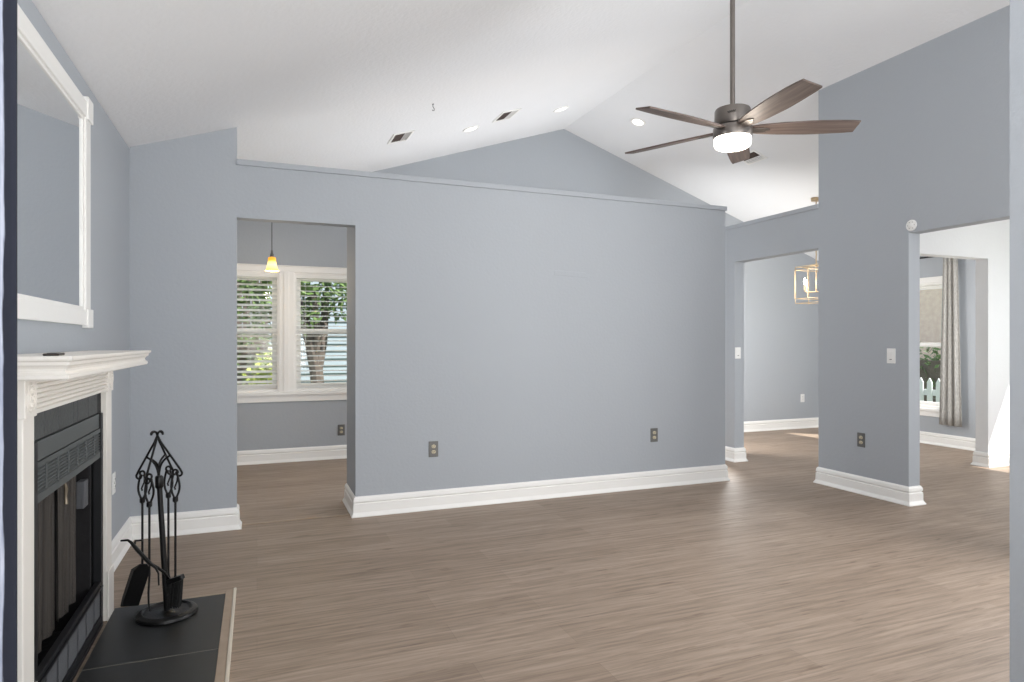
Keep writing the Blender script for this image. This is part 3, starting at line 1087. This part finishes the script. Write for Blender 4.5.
MB().lathe([(0.097, -0.05), (0.098, -0.080), (0.094, -0.095), (0.082, -0.104), (0.055, -0.108), (0.001, -0.109)], (0, 0, 0), 40).build('light_bowl', M['frosted'], fan, smooth=True)
# small script mark on the housing
mb = MB()
ang = math.radians(-90) - YAW - math.radians(22)
pts = []
for i in range(25):
    u = i / 24
    a = ang + (u - 0.5) * 0.42
    pts.append((0.0965 * math.cos(a), 0.0965 * math.sin(a), 0.062 + 0.006 * math.sin(u * 26) + 0.006 * u))
mb.tube(pts, 0.0017, 5)
mb.build('maker_mark', M['slot'], fan)


def blade_mesh():
    mb = MB()
    bm = mb.bm
    L0, L1 = 0.085, 0.665
    pl = [(L0, -0.030), (0.14, -0.043), (0.25, -0.056), (0.40, -0.064), (0.54, -0.063), (0.60, -0.060), (L1, -0.030 + 0.03),
          (L1 - 0.012, 0.030), (0.645, 0.050), (0.60, 0.056), (0.54, 0.062), (0.40, 0.064), (0.25, 0.056), (0.14, 0.043), (L0, 0.030)]
    pl = [(L0, -0.030), (0.14, -0.043), (0.25, -0.056), (0.40, -0.064), (0.54, -0.062), (0.615, -0.056), (0.652, -0.051), (0.650, 0.053), (0.60, 0.058), (0.50, 0.062), (0.40, 0.064), (0.25, 0.056), (0.14, 0.043), (L0, 0.030)]
    top_ = [bm.verts.new((x, y, 0.0045)) for x, y in pl]
    bot_ = [bm.verts.new((x, y, -0.0045)) for x, y in pl]
    bm.faces.new(top_)
    bm.faces.new(bot_[::-1])
    for i in range(len(pl)):
        j = (i + 1) % len(pl)
        bm.faces.new((top_[i], bot_[i], bot_[j], top_[j]))
    return mb


bl = blade_mesh().build('fan_blade', M['blade'], fan, bevel=0.0015)
irn = MB().box(0.075, 0.17, -0.020, 0.020, -0.010, -0.0045).prism([(0.17, -0.020), (0.20, 0), (0.17, 0.020)], 'z', -0.010, -0.0045).build('blade_iron', M['bronze'], bl, bevel=0.002)
PH0 = math.radians(-5.5) - YAW
for k in range(5):
    b = bl if k == 0 else bl.copy()
    if k:
        COL.objects.link(b)
        b.parent = fan
        i2 = irn.copy()
        COL.objects.link(i2)
        i2.parent = b
    b.rotation_mode = 'XYZ'
    # pitched: the counter-clockwise edge hangs lower
    b.matrix_local = Matrix.Translation((0, 0, -0.006)) @ Matrix.Rotation(PH0 + k * 2 * PI / 5, 4, 'Z') @ Matrix.Rotation(math.radians(-13), 4, 'X')
lamp('fan_lamp', 'POINT', (FC[0], FC[1], 2.25), (0, 0, 0), 9, (1, 0.9, 0.76), radius=0.09)


# ------------------------------------------------------------ ceiling fixtures
def slope_rot(x):
    return math.atan(SLL) if x < RX else -math.atan(SLR)


def on_ceiling(o, x, y):
    o.location = (x, y, ceil_z(x))
    o.rotation_euler = (0, -slope_rot(x), 0)


def downlight():
    r = thing('recessed_light', '', 'recessed light', (0, 0, 0), group='recessed downlights in the vaulted ceiling')
    MB().lathe([(0.062, -0.004), (0.070, -0.010), (0.082, -0.008), (0.086, 0.001)], (0, 0, 0), 28, cap=False).build('trim_ring', M['trim'], r, smooth=True)
    MB().lathe([(0.001, -0.0075), (0.058, -0.007), (0.064, -0.004), (0.064, 0.0)], (0, 0, 0), 28, cap=False).build('lens', M['lens'], r, smooth=True)
    return r


d0 = downlight()
for k, (x, y, lab) in enumerate(((1.946, 5.97, 'white recessed light on left slope, between the two square ceiling vents'),
                                 (2.913, 5.945, 'white recessed light just left of the ceiling ridge'),
                                 (3.905, 6.045, 'white recessed light right of the ridge, beside the fan blades'))):
    d = d0 if k == 0 else copy_tree(d0)
    d['label'] = lab
    on_ceiling(d, x, y)


def vent():
    r = thing('ceiling_vent', '', 'vent', (0, 0, 0), group='square metal vents in the vaulted ceiling')
    mb = MB()
    a, b, e = 0.10, 0.145, 0.022
    mb.box(-a, a, -b, -b + e, -0.008, 0.0).box(-a, a, b - e, b, -0.008, 0.0).box(-a, -a + e, -b + e, b - e, -0.008, 0.0).box(a - e, a, -b + e, b - e, -0.008, 0.0)
    mb.build('frame', M['trim'], r, bevel=0.002)
    MB().box(-a + e, a - e, -b + e, b - e, -0.0022, -0.0008).build('duct_opening', M['duct'], r)
    mb = MB()
    for k in range(3):
        x = 0.022 + k * 0.021
        mb.obox((x, 0, -0.006), (0.012, 2 * (b - e), 0.0015), Matrix.Rotation(math.radians(48), 3, 'Y'))
    mb.build('slats', M['trim'], r)
    return r


v0 = vent()
for k, (x, y, lab) in enumerate(((1.205, 5.73, 'square white metal vent low on left ceiling slope, brown inside'),
                                 (2.23, 5.74, 'square white metal vent higher on the left slope, between two recessed lights'),
                                 (5.055, 5.57, 'square vent on right ceiling slope seen just below the fan'))):
    d = v0 if k == 0 else copy_tree(v0)
    d['label'] = lab
    on_ceiling(d, x, y)
hk = thing('ceiling_hook', 'tiny gray metal hook screwed into the left ceiling slope', 'hook', (1.289, 4.92, ceil_z(1.289)))
MB().tube([(0, 0, 0.005), (0, 0, -0.02), (0.006, 0, -0.03), (0.012, 0, -0.038), (0.010, 0, -0.05), (0.0, 0, -0.052), (-0.006, 0, -0.046)], 0.003, 8).build('hook_wire', M['plate_dark'], hk, smooth=True)
MB().lathe([(0.009, -0.003), (0.009, 0.004)], (0, 0, 0), 12).build('screw_plate', M['plate_dark'], hk)

# ------------------------------------------------------------ kitchen pendant
PX, PY = 0.118, 5.8
pz = 1.835
pn = thing('pendant_light', 'small pendant lamp with glowing amber glass shade in kitchen doorway', 'pendant light', (PX, PY, pz))
MB().tube([(0, 0, 0.165), (0, 0, ceil_z(PX) - pz - 0.02)], 0.004, 8).build('cord', M['plate_dark'], pn)
MB().lathe([(0.005, ceil_z(PX) - pz - 0.035), (0.05, ceil_z(PX) - pz - 0.025), (0.055, ceil_z(PX) - pz + 0.012)], (0, 0, 0), 20).build('ceiling_cup', M['plate_dark'], pn, smooth=True)
MB().lathe([(0.006, 0.175), (0.008, 0.172), (0.008, 0.155), (0.013, 0.145), (0.017, 0.12), (0.020, 0.10)], (0, 0, 0), 16).build('socket', M['plate_dark'], pn, smooth=True)


def amber():
    m = mat('amber_glass', srgb(240, 190, 70), 0.35)
    nt = m.node_tree
    b = nt.nodes['Principled BSDF']
    tc = nt.nodes.new('ShaderNodeTexCoord')
    sp = nt.nodes.new('ShaderNodeSeparateXYZ')
    cr = nt.nodes.new('ShaderNodeValToRGB')
    mr_ = nt.nodes.new('ShaderNodeMapRange')
    mr_.inputs[1].default_value = 0.0; mr_.inputs[2].default_value = 0.11
    e = cr.color_ramp.elements
    e[0].position = 0.0; e[0].color = (1.0, 0.62, 0.10, 1)
    e[1].position = 1.0; e[1].color = (0.75, 0.33, 0.03, 1)
    q = e.new(0.45); q.color = (1.0, 0.82, 0.38, 1)
    q = e.new(0.68); q.color = (1.0, 0.75, 0.25, 1)
    q = e.new(0.78); q.color = (0.8, 0.36, 0.04, 1)
    nt.links.new(tc.outputs['Object'], sp.inputs[0]); nt.links.new(sp.outputs[2], mr_.inputs[0]); nt.links.new(mr_.outputs[0], cr.inputs[0])
    nt.links.new(cr.outputs[0], b.inputs['Emission Color'])
    nt.links.new(cr.outputs[0], b.inputs['Base Color'])
    b.inputs['Emission Strength'].default_value = 1.3
    return m


M['amber'] = amber()
MB().lathe([(0.056, 0.0), (0.047, 0.018), (0.040, 0.045), (0.034, 0.075), (0.032, 0.085), (0.033, 0.092), (0.030, 0.112), (0.018, 0.118)], (0, 0, 0), 28, cap=False).build('lamp_shade', M['amber'], pn, smooth=True)
MB().lathe([(0.001, 0.02), (0.018, 0.03), (0.022, 0.05), (0.014, 0.08), (0.010, 0.10)], (0, 0, 0), 16).build('light_bulb', M['bulb'], pn, smooth=True)
lamp('pendant_lamp', 'POINT', (PX, PY, pz - 0.03), (0, 0, 0), 11, (1, 0.80, 0.55), radius=0.04)

# ------------------------------------------------------------ lantern in the dining room
LX, LY = 6.095, 5.655
lz = 1.74
ln = thing('lantern_chandelier', 'square open brass lantern chandelier with candle bulbs, partly behind pier', 'chandelier', (LX, LY, lz), math.radians(-3))


def cage(mb, a, b, z0, z1, rr):
    c = [(-a, -b), (a, -b), (a, b), (-a, b)]
    for z in (z0, z1):
        for i in range(4):
            mb.tube([(*c[i], z), (*c[(i + 1) % 4], z)], rr, 6)
    for x, y in c:
        mb.tube([(x, y, z0), (x, y, z1)], rr, 6)


mb = MB(); cage(mb, 0.22, 0.10, 0.0, 0.335, 0.004); mb.build('outer_cage', M['gold'], ln)
mb = MB(); cage(mb, 0.10, 0.22, -0.045, 0.39, 0.004); mb.build('inner_cage', M['gold'], ln)
mb = MB(); zc = ceil_z(LX) - lz
mb.tube([(0, 0, 0.08), (0, 0, zc - 0.02)], 0.006, 8)
mb.tube([(-0.10, 0, 0.39), (0.10, 0, 0.39)], 0.006, 6).tube([(0, -0.22, 0.39), (0, 0.22, 0.39)], 0.006, 6)
mb.build('stem', M['gold'], ln)
MB().lathe([(0.01, zc - 0.03), (0.055, zc - 0.025), (0.06, zc + 0.012)], (0, 0, 0), 20).build('ceiling_cup', M['gold'], ln, smooth=True)
for sx, sy in ((-0.17, 0.0), (0.17, 0), (0, -0.15), (0, 0.15)):
    mb = MB().tube([(0, 0, 0.08), (sx, sy, 0.08), (sx, sy, 0.10)], 0.004, 6).lathe([(0.008, 0.10), (0.008, 0.16)], (sx, sy, 0), 10)
    c_ = mb.build('candle_arm', M['gold'], ln)
    MB().lathe([(0.006, 0.16), (0.013, 0.185), (0.011, 0.215), (0.002, 0.24)], (sx, sy, 0), 12).build('candle_bulb', M['bulb'], c_, smooth=True)
lamp('lantern_lamp', 'POINT', (LX, LY, lz + 0.18), (0, 0, 0), 8, (1, 0.88, 0.7), radius=0.12)


# ------------------------------------------------------------ outlets, switches, disc
def plate(name, label, cat, p, face, kind, group=None):
    """face: '-y' wall facing the camera, '-x' right wall, '+x' left wall"""
    rz = {'-y': 0, '-x': -PI / 2, '+x': PI / 2}[face]
    r = thing(name, label, cat, p, rz, group)
    dark = kind == 'dark_outlet'
    pm = M['plate_dark'] if dark else M['plate_white']
    mb = MB().box(-0.036, 0.036, -0.006, 0.0, -0.058, 0.058)
    mb.build('cover_plate', pm, r, bevel=0.003)
    if kind == 'switch':
        MB().box(-0.017, 0.017, -0.009, -0.006, -0.033, 0.033).build('rocker', M['plate_white'], r, bevel=0.002)
        MB().box(-0.009, 0.009, -0.0105, -0.009, -0.030, -0.024).build('indicator', M['plate_dark'], r)
    else:
        for z in (-0.020, 0.020):
            sk = MB().lathe([(0.0165, 0.0), (0.0165, 0.003), (0.014, 0.0045)], (0, -0.0055, z), 20, sy=0.85, rot=Matrix.Rotation(PI / 2, 3, 'X')).build('socket', M['socket_beige'] if dark else M['plate_white'], r, smooth=True)
            MB().box(-0.0075, -0.0050, -0.0108, -0.0098, z - 0.001, z + 0.008).box(0.0050, 0.0075, -0.0108, -0.0098, z - 0.001, z + 0.008).box(-0.002, 0.002, -0.0108, -0.0098, z - 0.010, z - 0.006).build('slots', M['slot'], sk)
        MB().lathe([(0.0035, 0.0), (0.003, 0.0015)], (0, -0.006, 0), 10, rot=Matrix.Rotation(PI / 2, 3, 'X')).build('screw', M['slot'], r)
    return r


plate('wall_outlet', 'pewter double outlet on the partition, left one near the doorway', 'outlet', (1.209, YP, 0.443), '-y', 'dark_outlet')
plate('wall_outlet', 'pewter double outlet on the partition, right one near its end', 'outlet', (3.13, YP, 0.443), '-y', 'dark_outlet')
plate('wall_outlet', 'pewter double outlet low on the tall right pier', 'outlet', (XR, 3.782, 0.436), '-x', 'dark_outlet')
plate('wall_outlet', 'pewter double outlet under the kitchen window, seen through doorway', 'outlet', (0.83, YG, 0.30), '-y', 'dark_outlet')
plate('wall_outlet', 'white double outlet on the left wall beyond the fireplace', 'outlet', (XL, 4.11, 0.45), '+x', 'white_outlet')
plate('wall_outlet', 'small white outlet on the far dining room wall', 'outlet', (7.25, YG, 0.43), '-y', 'white_outlet')
plate('light_switch', 'white rocker switch on the tall pier beside the right opening', 'light switch', (XR, 3.517, 1.124), '-x', 'switch')
plate('light_switch', 'white switch on the narrow jamb behind the partition end', 'light switch', (4.50 + 0.105, 5.27, 1.119), '-y', 'switch')
r = thing('wall_rosette', 'round white disc at the top corner of the right opening', 'disc', (XR, 3.352, 2.107), -PI / 2)
MB().lathe([(0.042, 0.0), (0.042, 0.006), (0.036, 0.010), (0.030, 0.008), (0.022, 0.009), (0.012, 0.014), (0.001, 0.015)], (0, 0, 0), 32, rot=Matrix.Rotation(PI / 2, 3, 'X')).build('disc_plate', M['plate_white'], r, smooth=True)
mb = MB()
for k in range(6):
    a = k * PI / 3
    mb.lathe([(0.003, 0.007), (0.003, 0.0095)], (0.026 * math.cos(a), 0, 0.026 * math.sin(a)), 8, rot=Matrix.Rotation(PI / 2, 3, 'X'))
mb.build('screw_caps', M['plate_dark'], r)

# ------------------------------------------------------------ outdoors
struct(MB().box(-16, 26, 7.2, 30, -0.4, -0.25).box(7.7, 26, -6, 7.2, -0.4, -0.25).build('ground', M['grass']))


def leafy(name, parent, m, blobs, n, size, seed):
    rg = random.Random(seed)
    mb = MB()
    bm = mb.bm
    for _ in range(n):
        c, rad = rg.choice(blobs)
        v = Vector((rg.gauss(0, 1), rg.gauss(0, 1), rg.gauss(0, 1))).normalized() * (rg.random() ** 0.4)
        p = Vector(c) + Vector((v.x * rad[0], v.y * rad[1], v.z * rad[2]))
        a = Vector((rg.uniform(-1, 1), rg.uniform(-1, 1), rg.uniform(-1, 1))).normalized()
        b = a.orthogonal().normalized()
        s1 = size * rg.uniform(0.6, 1.3)
        vs = [bm.verts.new(p + a * s1 * x + b * s1 * 0.45 * y) for x, y in ((-1, 0), (0, 1), (1, 0), (0, -1))]
        bm.faces.new(vs)
    me = bpy.data.meshes.new(name)
    bm.to_mesh(me); bm.free()
    me.materials.append(m)
    o = bpy.data.objects.new(name, me)
    COL.objects.link(o)
    o.parent = parent
    return o


tr = thing('tree', 'leafy tree with forked gray trunk outside right kitchen window', 'tree', (0.86, 10.0, -0.25))
mb = MB()
mb.tube([(0, 0, 0), (0.01, 0, 0.6), (-0.04, 0, 1.1), (-0.12, 0, 1.5), (-0.3, 0, 2.1)], [0.13, 0.10, 0.10, 0.09, 0.06], 10)
mb.tube([(-0.03, 0, 1.05), (0.06, 0, 1.5), (0.12, 0.1, 2.2)], [0.09, 0.07, 0.05], 10)
mb.tube([(-0.05, 0, 1.2), (-0.02, -0.1, 1.6), (-0.1, -0.2, 2.3)], [0.07, 0.05, 0.04], 8)
mb.build('trunk', M['bark'], tr, smooth=True)
leafy('crown', tr, M['leaf'], [((-0.5, 0, 2.0), (0.7, 0.6, 0.5)), ((0.3, 0.1, 2.3), (0.9, 0.6, 0.5)), ((-0.1, 0, 2.7), (1.3, 0.8, 0.6)), ((-1.4, 0.3, 2.4), (0.8, 0.6, 0.6))], 2600, 0.07, 1)
tr = thing('shrub', 'yellow green shrub outside the left kitchen window', 'shrub', (0.0, 8.6, -0.25))
mb = MB()
for k in range(5):
    mb.tube([(0, 0, 0), (0.12 * math.cos(k * 1.3), 0.1 * math.sin(k), 0.5), (0.25 * math.cos(k * 1.3), 0.2 * math.sin(k * 1.3), 1.0)], [0.015, 0.01, 0.006], 6)
mb.build('stems', M['bark'], tr)
leafy('foliage', tr, M['leaf_light'], [((0.02, 0, 0.95), (0.22, 0.2, 0.3)), ((0.12, 0, 1.15), (0.15, 0.15, 0.25))], 320, 0.05, 2)
tr = thing('shrub', 'bright green bush beside pale house outside right kitchen window', 'shrub', (1.55, 9.6, -0.25))
MB().tube([(0, 0, 0), (0.02, 0, 0.7), (0, 0, 1.2)], [0.03, 0.025, 0.01], 6).build('stems', M['bark'], tr)
leafy('foliage', tr, M['leaf_light'], [((0, 0, 1.45), (0.28, 0.22, 0.22)), ((-0.08, 0, 1.25), (0.15, 0.15, 0.2))], 420, 0.06, 3)
tr = thing('hedge', 'dark green hedge outside the left kitchen window', 'hedge', (-0.75, 11.5, -0.25))
MB().box(-1.6, 0.9, -0.2, 0.2, 0, 1.4).build('inner_branches', M['bark'], tr)
leafy('foliage', tr, M['leaf'], [((-1 + k * 0.45, 0, 0.9), (0.5, 0.4, 0.9)) for k in range(5)], 2600, 0.07, 5)
# neighbour's house seen beyond the kitchen
nh = thing('neighbour_house', 'pale blue sided house with gray roof beyond the kitchen window', 'house', (2.75, 14.0, -0.25))
mb = MB()
mb.box(-2.2, 3.5, 0, 4, 0, 3.9)
for k in range(25):
    z = 0.05 + k * 0.155
    mb.prism([(-0.03, z), (-0.004, z + 0.15), (0, z + 0.15), (0, z)], 'x', -2.2, 3.5)
mb.build('siding', M['siding'], nh)
mb = MB().prism([(-2.6, 3.8), (3.9, 3.8), (0.6, 5.4)], 'y', -0.4, 4.4).build('roof', M['roofing'], nh)
wn = MB().box(1.5, 2.3, -0.05, -0.01, 1.0, 2.1).build('window', M['trim'], nh)
MB().box(1.57, 2.23, -0.06, -0.05, 1.07, 2.03).build('pane', M['slot'], wn)
nf = thing('wooden_fence', 'weathered gray board fence beyond the left kitchen window', 'fence', (-1.7, 13.0, -0.25))
mb = MB()
for k in range(26):
    mb.box(-2 + k * 0.15, -2 + k * 0.15 + 0.14, 0, 0.02, 0, 2.9 + (k % 3) * 0.006)
mb.build('boards', M['bark'], nf)
MB().box(-2, 1.9, 0.02, 0.07, 0.4, 0.5).box(-2, 1.9, 0.02, 0.07, 1.4, 1.5).build('rails', M['bark'], nf)
# outside the dining window
bh = thing('brick_house', 'tan brick house wall seen through upper dining window', 'house', (15.0, 9.0, -0.25))
MB().box(0, 3, -6, 7, 0, 4.5).build('wall', M['brownbrick'], bh)
MB().prism([(-0.5, 4.4), (3.5, 4.4), (1.5, 6.0)], 'y', -6.4, 7.4).build('roof', M['roofing'], bh)
hg = thing('hedge', 'pale green hedge seen through lower dining window', 'hedge', (13.0, 9.5, -0.25))
MB().box(-0.15, 0.15, -2.5, 3, 0, 1.1).build('inner_branches', M['bark'], hg)
leafy('foliage', hg, M['leaf'], [((0, -2.2 + k * 0.7, 0.85), (0.4, 0.6, 0.65)) for k in range(8)], 2600, 0.07, 8)
ft = thing('picket_fence', 'white picket fence outside the dining window, by the sill', 'fence', (9.6, 6.4, -0.25))
mb = MB()
for k in range(22):
    y = -1.5 + k * 0.14
    mb.prism([(y, 0.05), (y + 0.075, 0.05), (y + 0.075, 0.86), (y + 0.0375, 0.93), (y, 0.86)], 'x', -0.012, 0.012)
mb.build('pickets', M['white_fence'], ft)
MB().box(0.012, 0.05, -1.6, 1.6, 0.25, 0.34).box(0.012, 0.05, -1.6, 1.6, 0.66, 0.75).build('rails', M['white_fence'], ft)
for y in (-1.6, 0.0, 1.6):
    MB().box(0.03, 0.12, y - 0.045, y + 0.045, 0, 1.0).build('post', M['white_fence'], ft)
